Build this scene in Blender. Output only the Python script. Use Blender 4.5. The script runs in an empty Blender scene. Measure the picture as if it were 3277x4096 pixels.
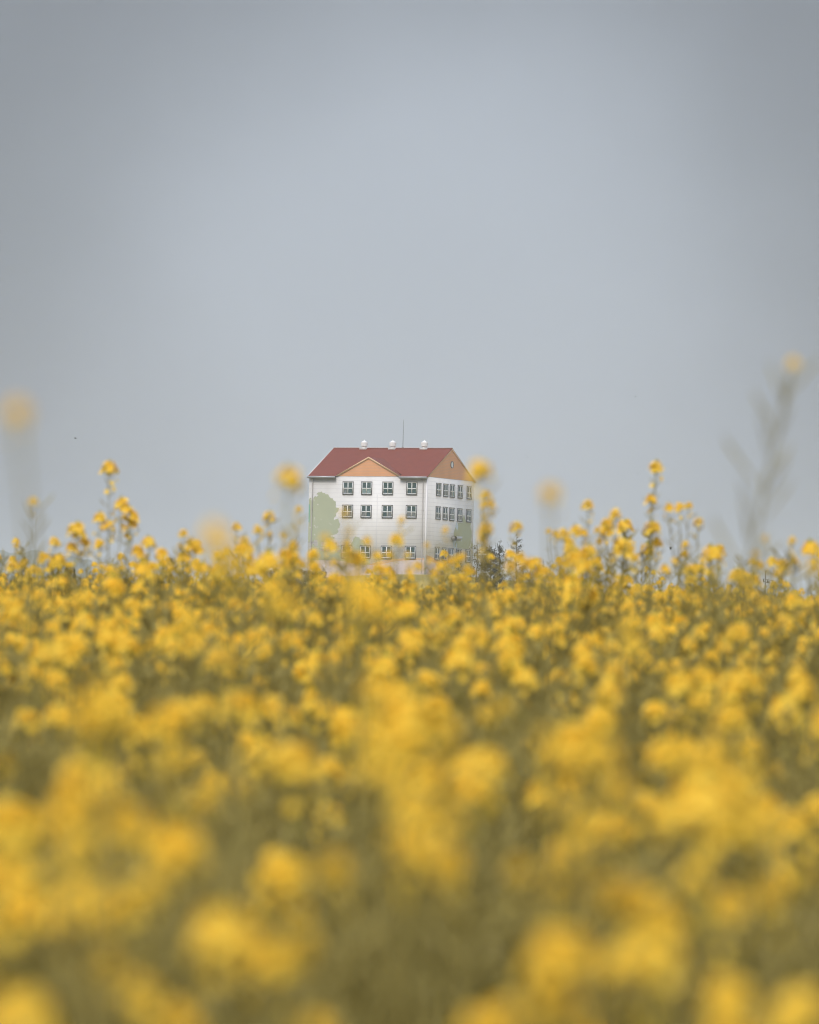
import bpy, math, random
import numpy as np
R = math.radians
sc = bpy.context.scene
col = sc.collection

# ------------------------------------------------------------------ camera
CAMZ = 1.5
cam_d = bpy.data.cameras.new("camera")
cam = bpy.data.objects.new("camera", cam_d); col.objects.link(cam)
cam.location = (0, 0, CAMZ)
cam.rotation_mode = 'XYZ'
from mathutils import Matrix, Vector
PITCH, ROLL = 1.8440, 1.2568
cam.matrix_world = Matrix.Translation((0, 0, CAMZ)) @ Matrix.Rotation(R(90 + PITCH), 4, 'X') @ Matrix.Rotation(R(ROLL), 4, 'Z')
cam_d.sensor_fit = 'VERTICAL'; cam_d.sensor_height = 36; cam_d.sensor_width = 28.8
cam_d.lens = 200
cam_d.clip_start = 0.1; cam_d.clip_end = 30000
cam_d.dof.use_dof = True
cam_d.dof.focus_distance = 720
cam_d.dof.aperture_fstop = 7.6
sc.camera = cam

# ------------------------------------------------------------------ world, sun, exposure
SUN_EL, SUN_AZ = 48, 205      # azimuth clockwise from +Y: behind the camera, to the left
w = bpy.data.worlds.new("World"); sc.world = w; w.use_nodes = True
nt = w.node_tree; N = nt.nodes; L = nt.links
for n in list(N): N.remove(n)
out = N.new('ShaderNodeOutputWorld'); bg = N.new('ShaderNodeBackground')
sky = N.new('ShaderNodeTexSky'); sky.sky_type = 'NISHITA'; sky.sun_disc = False
sky.sun_elevation = R(SUN_EL); sky.sun_rotation = R(SUN_AZ)
sky.air_density = 1.0; sky.dust_density = 3.0; sky.ozone_density = 1.0
hs = N.new('ShaderNodeHueSaturation'); hs.inputs['Saturation'].default_value = 0.55
L.new(sky.outputs[0], hs.inputs['Color'])
# overcast: an even grey cloud layer in front of most of the blue
mx = N.new('ShaderNodeMix'); mx.data_type = 'RGBA'; mx.inputs['Factor'].default_value = 0.72
mx.inputs['B'].default_value = (4.9, 5.45, 6.4, 1)
L.new(hs.outputs[0], mx.inputs['A'])
# sky brightened around the view axis, darker outward, to imitate lens vignetting
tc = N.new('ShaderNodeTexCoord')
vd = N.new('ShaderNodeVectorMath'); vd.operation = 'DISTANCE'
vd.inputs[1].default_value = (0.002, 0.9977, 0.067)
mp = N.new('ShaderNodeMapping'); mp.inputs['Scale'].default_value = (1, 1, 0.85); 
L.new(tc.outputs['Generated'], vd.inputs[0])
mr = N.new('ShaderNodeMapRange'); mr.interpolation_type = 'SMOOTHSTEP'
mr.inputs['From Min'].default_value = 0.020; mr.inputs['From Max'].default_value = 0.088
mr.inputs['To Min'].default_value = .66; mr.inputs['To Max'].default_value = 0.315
# uneven edge for the added bright patch
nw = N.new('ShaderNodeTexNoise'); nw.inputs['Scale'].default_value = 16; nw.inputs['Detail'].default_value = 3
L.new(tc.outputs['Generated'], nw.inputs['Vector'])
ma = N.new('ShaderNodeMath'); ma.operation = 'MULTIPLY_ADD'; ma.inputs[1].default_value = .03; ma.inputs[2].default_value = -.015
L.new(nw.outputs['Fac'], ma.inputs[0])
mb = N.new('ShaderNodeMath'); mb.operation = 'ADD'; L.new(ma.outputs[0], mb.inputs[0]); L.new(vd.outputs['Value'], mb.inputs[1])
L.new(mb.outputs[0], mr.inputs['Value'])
# further bright patches added round the sky, fading in outside the view
nc = N.new('ShaderNodeTexNoise'); nc.inputs['Scale'].default_value = 4.5; nc.inputs['Detail'].default_value = 4
mpc = N.new('ShaderNodeMapping'); mpc.inputs['Scale'].default_value = (1, 1, 2.2); L.new(tc.outputs['Generated'], mpc.inputs[0]); L.new(mpc.outputs[0], nc.inputs['Vector'])
rc = N.new('ShaderNodeMapRange'); rc.inputs['From Min'].default_value = .38; rc.inputs['From Max'].default_value = .66
rc.inputs['To Min'].default_value = 0; rc.inputs['To Max'].default_value = .34; L.new(nc.outputs['Fac'], rc.inputs['Value'])
rd = N.new('ShaderNodeMapRange'); rd.interpolation_type = 'SMOOTHSTEP'; rd.inputs['From Min'].default_value = .085; rd.inputs['From Max'].default_value = .22
L.new(vd.outputs['Value'], rd.inputs['Value'])
me_ = N.new('ShaderNodeMath'); me_.operation = 'MULTIPLY'; L.new(rc.outputs[0], me_.inputs[0]); L.new(rd.outputs[0], me_.inputs[1])
nz = N.new('ShaderNodeTexNoise'); nz.inputs['Scale'].default_value = 7; nz.inputs['Detail'].default_value = 2
L.new(tc.outputs['Generated'], nz.inputs['Vector'])
m2 = N.new('ShaderNodeMath'); m2.operation = 'MULTIPLY_ADD'; m2.inputs[1].default_value = 0.10; m2.inputs[2].default_value = 0.95
L.new(nz.outputs['Fac'], m2.inputs[0])
m3 = N.new('ShaderNodeMath'); m3.operation = 'MULTIPLY'
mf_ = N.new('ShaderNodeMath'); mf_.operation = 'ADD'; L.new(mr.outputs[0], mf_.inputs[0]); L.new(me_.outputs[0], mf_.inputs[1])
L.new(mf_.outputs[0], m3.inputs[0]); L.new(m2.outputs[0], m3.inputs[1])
vs = N.new('ShaderNodeVectorMath'); vs.operation = 'SCALE'
# an overcast sky is brighter overhead than at the horizon: (1 + 2 sin elevation)
sxz = N.new('ShaderNodeSeparateXYZ'); L.new(tc.outputs['Generated'], sxz.inputs[0])
cl = N.new('ShaderNodeMapRange'); cl.inputs['From Min'].default_value = .12; cl.inputs['From Max'].default_value = 1
cl.inputs['To Min'].default_value = 1; cl.inputs['To Max'].default_value = 5.6
L.new(sxz.outputs['Z'], cl.inputs['Value'])
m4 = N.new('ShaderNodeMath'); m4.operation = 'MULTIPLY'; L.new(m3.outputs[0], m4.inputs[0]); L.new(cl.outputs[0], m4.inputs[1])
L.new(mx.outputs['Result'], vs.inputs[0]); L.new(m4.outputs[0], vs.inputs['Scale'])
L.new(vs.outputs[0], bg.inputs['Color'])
bg.inputs['Strength'].default_value = 0.115
L.new(bg.outputs[0], out.inputs['Surface'])

sun_d = bpy.data.lights.new("sun", 'SUN'); sun_d.energy = 1.5; sun_d.angle = R(14); sun_d.color = (1, .95, .88)
sun = bpy.data.objects.new("sun", sun_d); col.objects.link(sun)
a, e = R(SUN_AZ), R(SUN_EL)
sdir = Vector((math.sin(a) * math.cos(e), math.cos(a) * math.cos(e), math.sin(e)))
sun.rotation_euler = sdir.to_track_quat('Z', 'Y').to_euler()
sun.location = (0, -20, 60)

sc.view_settings.view_transform = 'Standard'; sc.view_settings.look = 'None'
sc.view_settings.exposure = 0.29; sc.view_settings.gamma = 1
sc.render.engine = 'CYCLES'
cy = sc.cycles
cy.use_denoising = True; cy.filter_width = 1.15
try: cy.denoiser = 'OPENIMAGEDENOISE'
except Exception: pass
cy.max_bounces = 6; cy.diffuse_bounces = 3; cy.glossy_bounces = 2; cy.transmission_bounces = 4; cy.volume_bounces = 1
cy.transparent_max_bounces = 8; cy.caustics_reflective = False; cy.caustics_refractive = False
sc.cycles.use_adaptive_sampling = False

rng = np.random.default_rng(7)
random.seed(7)

# ------------------------------------------------------------------ helpers
def tag(o, label=None, cat=None, group=None, kind=None):
    if label: o['label'] = label
    if cat: o['category'] = cat
    if group: o['group'] = group
    if kind: o['kind'] = kind
    return o

def empty(name, loc=(0, 0, 0), rz=0):
    o = bpy.data.objects.new(name, None); o.empty_display_size = .3
    o.location = loc; o.rotation_euler = (0, 0, rz); col.objects.link(o); return o

def mesh_obj(name, me, parent=None):
    o = bpy.data.objects.new(name, me); col.objects.link(o)
    if parent: o.parent = parent
    return o

def fast_mesh(name, V, Q, MI, mats, smooth=False):
    """V (n,3) float, Q (m,4) int quads, MI (m,) material index"""
    V = np.asarray(V, np.float32); Q = np.asarray(Q, np.int32)
    me = bpy.data.meshes.new(name)
    me.vertices.add(len(V)); me.vertices.foreach_set('co', V.ravel())
    me.loops.add(len(Q) * 4); me.loops.foreach_set('vertex_index', Q.ravel())
    me.polygons.add(len(Q)); me.polygons.foreach_set('loop_start', np.arange(0, len(Q) * 4, 4, dtype=np.int32))
    me.polygons.foreach_set('material_index', np.asarray(MI, np.int32))
    if smooth: me.polygons.foreach_set('use_smooth', np.ones(len(Q), bool))
    for m in mats: me.materials.append(m)
    me.update(calc_edges=True)
    return me

class G:
    """collects quads"""
    def __init__(s): s.V = []; s.Q = []; s.M = []; s.n = 0
    def add(s, V, Q, m=0):
        V = np.asarray(V, float); Q = np.asarray(Q, int)
        s.V.append(V); s.Q.append(Q + s.n); s.M.append(np.full(len(Q), m)); s.n += len(V)
    def join(s, arr, M=None, off=(0, 0, 0)):
        V, Q, MI = arr
        if M is not None: V = V @ M.T
        s.V.append(V + np.asarray(off)); s.Q.append(Q + s.n); s.M.append(MI); s.n += len(V)
    def arrays(s):
        if not s.V: return (np.zeros((0, 3)), np.zeros((0, 4), int), np.zeros(0, int))
        return np.concatenate(s.V), np.concatenate(s.Q), np.concatenate(s.M)
    def tube(s, P, r, k=4, m=0):
        P = np.asarray(P, float); n = len(P)
        r = np.broadcast_to(np.asarray(r, float), (n,))
        T = np.gradient(P, axis=0); T /= np.linalg.norm(T, axis=1)[:, None] + 1e-12
        ref = np.array([0.31, 0.95, 0.05]) if abs(T[0][2]) > .5 else np.array([0, 0, 1.])
        A = np.cross(T, ref); A /= np.linalg.norm(A, axis=1)[:, None] + 1e-12
        B = np.cross(T, A)
        th = np.arange(k) * 2 * math.pi / k
        V = P[:, None] + r[:, None, None] * (np.cos(th)[None, :, None] * A[:, None] + np.sin(th)[None, :, None] * B[:, None])
        Q = []
        for i in range(n - 1):
            for j in range(k):
                j2 = (j + 1) % k
                Q.append((i * k + j, i * k + j2, (i + 1) * k + j2, (i + 1) * k + j))
        s.add(V.reshape(-1, 3), Q, m)
    def box(s, x0, x1, y0, y1, z0, z1, m=0):
        V = [(x, y, z) for z in (z0, z1) for y in (y0, y1) for x in (x0, x1)]
        s.add(V, [(0, 2, 3, 1), (4, 5, 7, 6), (0, 1, 5, 4), (2, 6, 7, 3), (0, 4, 6, 2), (1, 3, 7, 5)], m)

def poly_mesh(name, V, F, mats, MI=None):
    me = bpy.data.meshes.new(name); me.from_pydata([tuple(v) for v in V], [], F)
    for m in mats: me.materials.append(m)
    if MI is not None:
        for p, i in zip(me.polygons, MI): p.material_index = i
    me.update(); return me

def rot_z(a):
    c, s = math.cos(a), math.sin(a); return np.array([[c, -s, 0], [s, c, 0], [0, 0, 1.]])

# ------------------------------------------------------------------ materials
def mat(name, color, rough=.8, spec=.3, noise=None, nscale=5, coords='Object', translucent=0, metallic=0, bump=0):
    m = bpy.data.materials.new(name); m.use_nodes = True
    nt = m.node_tree; N = nt.nodes; L = nt.links
    p = N['Principled BSDF']; p.inputs['Roughness'].default_value = rough
    p.inputs['Specular IOR Level'].default_value = spec; p.inputs['Metallic'].default_value = metallic
    p.inputs['Base Color'].default_value = (*color, 1)
    src = None
    if noise is not None:
        tc = N.new('ShaderNodeTexCoord'); nz = N.new('ShaderNodeTexNoise'); nz.inputs['Scale'].default_value = nscale
        nz.inputs['Detail'].default_value = 4
        mr = N.new('ShaderNodeMapRange'); mr.inputs['From Min'].default_value = .3; mr.inputs['From Max'].default_value = .7
        mx = N.new('ShaderNodeMix'); mx.data_type = 'RGBA'
        mx.inputs['A'].default_value = (*color, 1); mx.inputs['B'].default_value = (*noise, 1)
        L.new(tc.outputs[coords], nz.inputs['Vector']); L.new(nz.outputs['Fac'], mr.inputs['Value'])
        L.new(mr.outputs[0], mx.inputs['Factor']); L.new(mx.outputs['Result'], p.inputs['Base Color'])
        src = mx.outputs['Result']
        if bump:
            b = N.new('ShaderNodeBump'); b.inputs['Strength'].default_value = bump
            L.new(nz.outputs['Fac'], b.inputs['Height']); L.new(b.outputs[0], p.inputs['Normal'])
    if translucent:
        t = N.new('ShaderNodeBsdfTranslucent'); t.inputs['Color'].default_value = (*color, 1)
        if src: L.new(src, t.inputs['Color'])
        ms = N.new('ShaderNodeMixShader'); ms.inputs[0].default_value = translucent
        L.new(p.outputs[0], ms.inputs[1]); L.new(t.outputs[0], ms.inputs[2])
        L.new(ms.outputs[0], N['Material Output'].inputs['Surface'])
    return m

M_petal = mat('petal_yellow', (.96, .60, .042), .6, .2, noise=(.97, .68, .085), nscale=14, translucent=.35)
M_bud = mat('bud_green_yellow', (.42, .36, .05), .6, .2, noise=(.30, .32, .06), nscale=30)
M_stem = mat('stem_green', (.22, .18, .05), .7, .2, noise=(.30, .24, .07), nscale=9)
M_leaf = mat('leaf_green', (.15, .125, .036), .6, .3, noise=(.25, .195, .055), nscale=7, translucent=.3)
M_pod = mat('pod_green', (.31, .25, .062), .6, .3, noise=(.39, .31, .085), nscale=9, translucent=.15)

# ------------------------------------------------------------------ ground
def ground_rel(x, y):
    """height relative to the camera"""
    x = np.asarray(x, float); y = np.asarray(y, float)
    base = np.interp(y, [-400, -30, 0, 5, 30, 60, 68, 200, 450, 600, 700, 780, 900, 1300, 2500, 12000],
                     [-6, -2.0, -1.36, -1.25, -.70, -.06, .06, .9, 3.0, 6, 8, 8, 5, -8, -14, -14])
    kn = np.exp(-(((x - 2) / 38) ** 2)) * np.exp(-(((y - 690) / 130) ** 2))
    side = np.clip((np.abs(x) - 60) / 250, 0, 1) * np.clip((y - 300) / 300, 0, 1)
    return base + 6.9 * kn - 5 * side
def ground_z(x, y): return ground_rel(x, y) + CAMZ

def ground_sheet():
    ys = np.concatenate([np.linspace(-300, 0, 8), np.arange(1, 40, 1.), np.geomspace(41, 12000, 90)])
    xs1 = np.concatenate([np.linspace(0, 12, 13), np.geomspace(14, 9000, 48)])
    xs = np.concatenate([-xs1[:0:-1], xs1])
    X, Y = np.meshgrid(xs, ys); Z = ground_z(X, Y)
    near = np.clip(1 - (np.hypot(X, Y) / 60), 0, 1)
    Z = Z + near * .02 * np.sin(X * 5.1 + Y * 2.3)
    V = np.stack([X, Y, Z], -1).reshape(-1, 3); nx = len(xs); ny = len(ys)
    i = np.arange(ny - 1)[:, None] * nx + np.arange(nx - 1)[None]
    Q = np.stack([i, i + 1, i + nx + 1, i + nx], -1).reshape(-1, 4)
    m = bpy.data.materials.new('field_soil'); m.use_nodes = True
    nt = m.node_tree; N = nt.nodes; L = nt.links; p = N['Principled BSDF']; p.inputs['Roughness'].default_value = .9
    p.inputs['Specular IOR Level'].default_value = .1
    tc = N.new('ShaderNodeTexCoord')
    n1 = N.new('ShaderNodeTexNoise'); n1.inputs['Scale'].default_value = 1.2; n1.inputs['Detail'].default_value = 8
    n2 = N.new('ShaderNodeTexNoise'); n2.inputs['Scale'].default_value = .02; n2.inputs['Detail'].default_value = 5
    L.new(tc.outputs['Object'], n1.inputs['Vector']); L.new(tc.outputs['Object'], n2.inputs['Vector'])
    r1 = N.new('ShaderNodeValToRGB'); r1.color_ramp.elements[0].position = .35; r1.color_ramp.elements[0].color = (.06, .05, .03, 1)
    r1.color_ramp.elements[1].position = .65; r1.color_ramp.elements[1].color = (.13, .12, .05, 1)
    r2 = N.new('ShaderNodeValToRGB'); r2.color_ramp.elements[0].position = .4; r2.color_ramp.elements[0].color = (.17, .15, .05, 1)
    r2.color_ramp.elements[1].position = .6; r2.color_ramp.elements[1].color = (.34, .25, .06, 1)
    L.new(n1.outputs['Fac'], r1.inputs[0]); L.new(n2.outputs['Fac'], r2.inputs[0])
    sx = N.new('ShaderNodeSeparateXYZ'); L.new(tc.outputs['Object'], sx.inputs[0])
    mr = N.new('ShaderNodeMapRange'); mr.inputs['From Min'].default_value = 35; mr.inputs['From Max'].default_value = 120
    L.new(sx.outputs['Y'], mr.inputs['Value'])
    mx = N.new('ShaderNodeMix'); mx.data_type = 'RGBA'
    L.new(mr.outputs[0], mx.inputs['Factor']); L.new(r1.outputs[0], mx.inputs['A']); L.new(r2.outputs[0], mx.inputs['B'])
    L.new(mx.outputs['Result'], p.inputs['Base Color'])
    bm = N.new('ShaderNodeBump'); bm.inputs['Strength'].default_value = .4; L.new(n1.outputs['Fac'], bm.inputs['Height']); L.new(bm.outputs[0], p.inputs['Normal'])
    o = mesh_obj('ground', fast_mesh('ground', V, Q, np.zeros(len(Q)), [m], True))
    tag(o, 'soil of the rapeseed field rising to a low crest', kind='structure')
ground_sheet()

# distant hills on the left
def hills():
    prof_x = np.array([-2600, -1800, -1200, -800, -500, -380, -323, -293, -270, -262, -244, -232, -220, -205, -190, -150, -60])
    prof_z = np.array([60, 150, 120, 150, 118, 108, 105, 106.5, 104, 101.5, 100.5, 97, 94.5, 92, 84, 50, -10])
    m = mat('hill_forest', (.045, .06, .04), .9, .1, noise=(.085, .095, .06), nscale=.02)
    for dy, sc_, nm, sh in ((0, 1, 'hills', 0), (1500, 1.22, 'hills', 340)):
        xs = np.concatenate([np.linspace(-2600, -420, 110), np.linspace(-410, -50, 140)])
        vs = np.linspace(-1, 1, 24)
        X, T = np.meshgrid(xs, vs)
        H = np.interp(X, prof_x, prof_z)
        rough = 1.1 * np.sin(X * .21) + .8 * np.sin(X * .47 + 1) + .6 * np.sin(X * 1.1 + 2)
        H = (H + rough * (T * 0 + 1))
        if sh: H = H * .86
        prof = np.cos(T * math.pi / 2) ** .8
        Z = -16 + (H + 16) * prof
        V = np.stack([(X - sh) * sc_, 4500 + dy + T * 620, Z * sc_ + CAMZ], -1).reshape(-1, 3)
        nx = len(xs); i = np.arange(23)[:, None] * nx + np.arange(nx - 1)[None]
        Q = np.stack([i, i + 1, i + nx + 1, i + nx], -1).reshape(-1, 4)
        o = mesh_obj(nm, fast_mesh(nm, V, Q, np.zeros(len(Q)), [m], True))
        tag(o, 'blue grey wooded hills on the far left horizon' if not sh else 'second fainter ridge behind the wooded hills', kind='structure')
hills()

# ------------------------------------------------------------------ the building
def building():
    YAW = .4229
    He = 13.3; W = 16.54; D = 14.88; H = 3.87
    ox, oy, oz = 2.1738, 720.0, 27.7257 + CAMZ - He
    B = empty('building', (ox, oy, oz), -YAW)
    tag(B, 'white panel building with red gabled roof, orange gables and painted green tree, beyond the field', 'building')
    # wall material : cladding boards with thin joints and faint streaks
    def wallmat(name, c1, axis_scale):
        m = bpy.data.materials.new(name); m.use_nodes = True
        nt = m.node_tree; N = nt.nodes; L = nt.links; p = N['Principled BSDF']; p.inputs['Roughness'].default_value = .55
        tc = N.new('ShaderNodeTexCoord'); sx = N.new('ShaderNodeSeparateXYZ'); L.new(tc.outputs['Object'], sx.inputs[0])
        md = N.new('ShaderNodeMath'); md.operation = 'MODULO'; md.inputs[1].default_value = axis_scale
        L.new(sx.outputs['Z'], md.inputs[0])
        lt = N.new('ShaderNodeMath'); lt.operation = 'LESS_THAN'; lt.inputs[1].default_value = .045
        L.new(md.outputs[0], lt.inputs[0])
        nz = N.new('ShaderNodeTexNoise'); nz.inputs['Scale'].default_value = .5; nz.inputs['Detail'].default_value = 6
        mp = N.new('ShaderNodeMapping'); mp.inputs['Scale'].default_value = (1.1, 1.1, .5)
        L.new(tc.outputs['Object'], mp.inputs[0]); L.new(mp.outputs[0], nz.inputs['Vector'])
        r = N.new('ShaderNodeValToRGB'); r.color_ramp.elements[0].position = .3; r.color_ramp.elements[0].color = (c1[0] * .93, c1[1] * .92, c1[2] * .91, 1)
        r.color_ramp.elements[1].position = .55; r.color_ramp.elements[1].color = (*c1, 1)
        L.new(nz.outputs['Fac'], r.inputs[0])
        mf = N.new('ShaderNodeMath'); mf.operation = 'MULTIPLY'; mf.inputs[1].default_value = .34; L.new(lt.outputs[0], mf.inputs[0])
        mx = N.new('ShaderNodeMix'); mx.data_type = 'RGBA'; mx.inputs['B'].default_value = (.25, .25, .27, 1)
        L.new(mf.outputs[0], mx.inputs['Factor']); L.new(r.outputs[0], mx.inputs['A']); L.new(mx.outputs['Result'], p.inputs['Base Color'])
        return m
    white = wallmat('white_cladding', (.62, .60, .58), .53)
    orange = wallmat('orange_cladding', (.66, .31, .135), .19)
    cream = mat('cream_trim', (.64, .43, .26), .6)
    red = mat('red_roof', (.130, .017, .003), .7, noise=(.148, .021, .005), nscale=1.3)
    grey = mat('grey_metal', (.37, .38, .40), .45, metallic=.3)
    whitem = mat('white_frame', (.76, .76, .76), .4)
    dark = mat('dark_frame', (.11, .115, .12), .5)
    vw = mat('white_vent', (.68, .67, .65), .5)
    # walls, one closed shell : box with two gable ends
    g = G(); g.box(-W, 0, 0, D, -1.5, He)
    wall = mesh_obj('wall', fast_mesh('wall', *g.arrays(), [white]), B)
    # gable ends (orange), right side and hidden left side
    for sx_ in (0, 1):
        x0, x1 = ((-.12, .02) if sx_ == 0 else (-W - .02, -W + .12))
        V = [(x, y, z) for x in (x0, x1) for (y, z) in ((0.02, He + .01), (D - .02, He + .01), (D / 2, He + H - .04))]
        gab = mesh_obj('gable', poly_mesh('gable', V, [(0, 2, 1), (3, 4, 5), (0, 1, 4, 3), (1, 2, 5, 4), (2, 0, 3, 5)], [orange]), B)
        # raking trim
        g = G(); xo0, xo1 = ((.02, .085) if sx_ == 0 else (-W - .085, -W - .02))
        for s_ in (0, 1):
            ya = -.10 if s_ == 0 else D + .10
            za = He - .06
            yb = D / 2; zb = He + H + .05
            V = [(x, y, z) for x in (xo0, xo1) for (y, z) in ((ya, za), (yb, zb), (yb, zb - .2), (ya + (.22 if s_ == 0 else -.22), za - .02))]
            g.add(V, [(0, 1, 2, 3), (4, 7, 6, 5), (0, 4, 5, 1), (2, 6, 7, 3), (0, 3, 7, 4), (1, 5, 6, 2)])
        mesh_obj('raking_trim', fast_mesh('raking_trim', *g.arrays(), [cream]), gab)
        if sx_ == 0:
            # round window in the gable
            th = np.arange(28) * 2 * math.pi / 28
            def disc(r0, x):
                return [(x, 7.54 + r0 * math.cos(t), He + 1.84 + r0 * math.sin(t)) for t in th]
            n = 28
            V = disc(.44, .02) + disc(.44, .10) + disc(.37, .10) + disc(.37, .05)
            F = [(a_ * n + j, a_ * n + (j + 1) % n, (a_ + 1) * n + (j + 1) % n, (a_ + 1) * n + j) for a_ in range(3) for j in range(n)]
            rw = mesh_obj('round_window', poly_mesh('round_window', V, F, [dark]), B)
            V = disc(.38, .055); mesh_obj('pane', poly_mesh('pane', V, [tuple(range(n))], [mat('frosted_pane', (.66, .69, .71), .4)]), rw)
    # roof : two slopes with thickness; the front one is notched behind the front gable
    sl = H / (D / 2)
    def z_at(y): return He + min(y, D - y) * sl
    T = .16; xl, xr = -W - .09, .09
    A1, A2 = -12.75, -3.74
    V = []; F = []
    def slab(pts):
        b = len(V); n = len(pts)
        for (x, y) in pts: V.append((x, y, z_at(y) + .09))
        for (x, y) in pts: V.append((x, y, z_at(y) + .01))
        F.append(tuple(range(b, b + n))); F.append(tuple(range(b + 2 * n - 1, b + n - 1, -1)))
        for i in range(n): F.append((b + i, b + n + i, b + n + (i + 1) % n, b + (i + 1) % n))
    e_ = -.26
    slab([(xl, e_), (A1, e_), (A1, .35), (-8.24, 4.0), (A2, .35), (A2, e_), (xr, e_), (xr, D / 2), (xl, D / 2)])
    slab([(xr, D / 2), (xr, D - e_), (xl, D - e_), (xl, D / 2)])
    roof = mesh_obj('roof', poly_mesh('roof', V, F, [red]), B)
    g = G(); g.box(xl, xr, D / 2 - .12, D / 2 + .12, He + H + .055, He + H + .14)
    mesh_obj('ridge_cap', fast_mesh('ridge_cap', *g.arrays(), [mat('ridge_metal', (.42, .33, .30), .5)]), roof)
    # pale verge strip on the left edge
    g = G()
    for s_ in (0, 1):
        ya = e_ if s_ == 0 else D - e_
        V2 = [(x, y, z) for x in (xl - .06, xl) for (y, z) in ((ya, z_at(ya) - .05), (D / 2, z_at(D / 2) - .05), (D / 2, z_at(D / 2) + .14), (ya, z_at(ya) + .14))]
        g.add(V2, [(0, 1, 2, 3), (4, 7, 6, 5), (0, 4, 5, 1), (2, 6, 7, 3), (0, 3, 7, 4), (1, 5, 6, 2)])
    mesh_obj('verge', fast_mesh('verge', *g.arrays(), [mat('pale_verge', (.62, .58, .56), .5)]), roof)
    # front gable : orange triangle flush with the wall, cream trim, small roof running back
    ax, az = -8.21, 2.36
    V = [(x, y, z) for y in (-.03, .12) for (x, z) in ((A1, He), (A2, He), (ax, He + az))]
    fg = mesh_obj('front_gable', poly_mesh('front_gable', V, [(0, 1, 2), (3, 5, 4), (0, 3, 4, 1), (1, 4, 5, 2), (2, 5, 3, 0)], [orange]), B)
    g = G()
    for xa in (A1 - .14, A2 + .14):
        sg = 1 if xa < ax else -1
        V2 = [(x, y, z) for y in (-.14, -.03) for (x, z) in ((xa, He - .02), (ax, He + az + .12), (ax, He + az - .10), (xa + sg * .42, He - .02))]
        g.add(V2, [(0, 1, 2, 3), (4, 7, 6, 5), (0, 4, 5, 1), (2, 6, 7, 3), (0, 3, 7, 4), (1, 5, 6, 2)])
    mesh_obj('gable_trim', fast_mesh('gable_trim', *g.arrays(), [cream]), fg)
    yb = (az + .12) / sl
    V = [(A1 - .1, -.10, He + .04), (ax, -.10, He + az + .10), (A2 + .1, -.10, He + .04), (ax, yb, He + az + .10), (A1 - .1, .12, He + .05), (A2 + .1, .12, He + .05)]
    mesh_obj('gable_roof', poly_mesh('gable_roof', V, [(0, 1, 3, 4), (2, 5, 3, 1)], [red]), fg)
    # gutters
    for x0, x1 in ((xl + .02, A1 + .02), (A2 - .02, xr - .04)):
        g = G(); g.box(x0, x1, -.52, -.30, He - .26, He - .02)
        g.box(x0, x1, -.50, -.001, He - .29, He - .262)
        mesh_obj('gutter', fast_mesh('gutter', *g.arrays(), [grey]), B)
    # downpipes
    for (x, y) in ((-16.02, -.10), (-.52, -.10)):
        g = G(); g.tube([(x, y, He - .3), (x, y, He - 6), (x, y, -.5)], .06, 6)
        g.box(x - .1, x + .1, -.16, 0, 4.9, 4.99); g.box(x - .1, x + .1, -.16, 0, 9, 9.09)
        mesh_obj('downpipe', fast_mesh('downpipe', *g.arrays(), [mat('pipe_grey', (.45, .42, .41), .5)]), B)
    # cable conduit (thin vertical joint below the top windows)
    g = G(); g.box(-6.93, -6.87, -.03, 0, -.5, He - 2.3)
    mesh_obj('joint_strip', fast_mesh('joint_strip', *g.arrays(), [mat('joint_strip', (.55, .54, .54), .6)]), B)
    # corner flashing
    g = G(); g.box(-.20, .03, -.03, -.001, -1.5, He - .03); g.box(.001, .03, 0, .14, -1.5, He - .03)
    mesh_obj('corner_flashing', fast_mesh('corner_flashing', *g.arrays(), [mat('flash', (.66, .64, .64), .5)]), B)
    # windows
    glass1 = mat('window_glass', (.025, .055, .055), .15, spec=.35, noise=(.06, .10, .10), nscale=.8)
    glass2 = mat('window_glass_blind', (.22, .30, .30), .3, spec=.5, noise=(.13, .19, .19), nscale=.9)
    glass3 = mat('window_glass_grey', (.10, .12, .125), .2, spec=.5, noise=(.16, .17, .17), nscale=1.2)
    ww, wh = 1.5164, 1.6905
    def window(place, lower):
        """place(a, d, z): a along the wall from the window centre, d out of the wall, z up from the window top"""
        def quadbox(a0, a1, d0, d1, z0, z1, g):
            V = [place(a, d, z) for z in (z0, z1) for d in (d0, d1) for a in (a0, a1)]
            g.add(V, [(0, 2, 3, 1), (4, 5, 7, 6), (0, 1, 5, 4), (2, 6, 7, 3), (0, 4, 6, 2), (1, 3, 7, 5)])
        t = .085; hw = ww / 2
        g = G()
        quadbox(-hw, hw, 0, .09, -.075, 0, g); quadbox(-hw, hw, 0, .10, -wh, -wh + .13, g)
        quadbox(-hw, -hw + t, 0, .09, -wh + .13, -.075, g); quadbox(hw - t, hw, 0, .09, -wh + .13, -.075, g)
        wd = mesh_obj('window', fast_mesh('window', *g.arrays(), [dark]), B)
        g = G(); a = hw - t; b = .075; zt = -.075; zb = -wh + .13; zm = -.5 * wh - .04
        quadbox(-a, a, 0, .07, zt - b, zt, g); quadbox(-a, a, 0, .07, zb, zb + b, g)
        quadbox(-a, -a + b, 0, .07, zb + b, zt - b, g); quadbox(a - b, a, 0, .07, zb + b, zt - b, g)
        quadbox(-.045, .045, 0, .075, zb + b, zt - b, g)
        quadbox(-a + b, -.045, 0, .07, zm - .05, zm + .05, g); quadbox(.045, a - b, 0, .07, zm - .05, zm + .05, g)
        mesh_obj('sash', fast_mesh('sash', *g.arrays(), [whitem]), wd)
        g = G()
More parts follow.
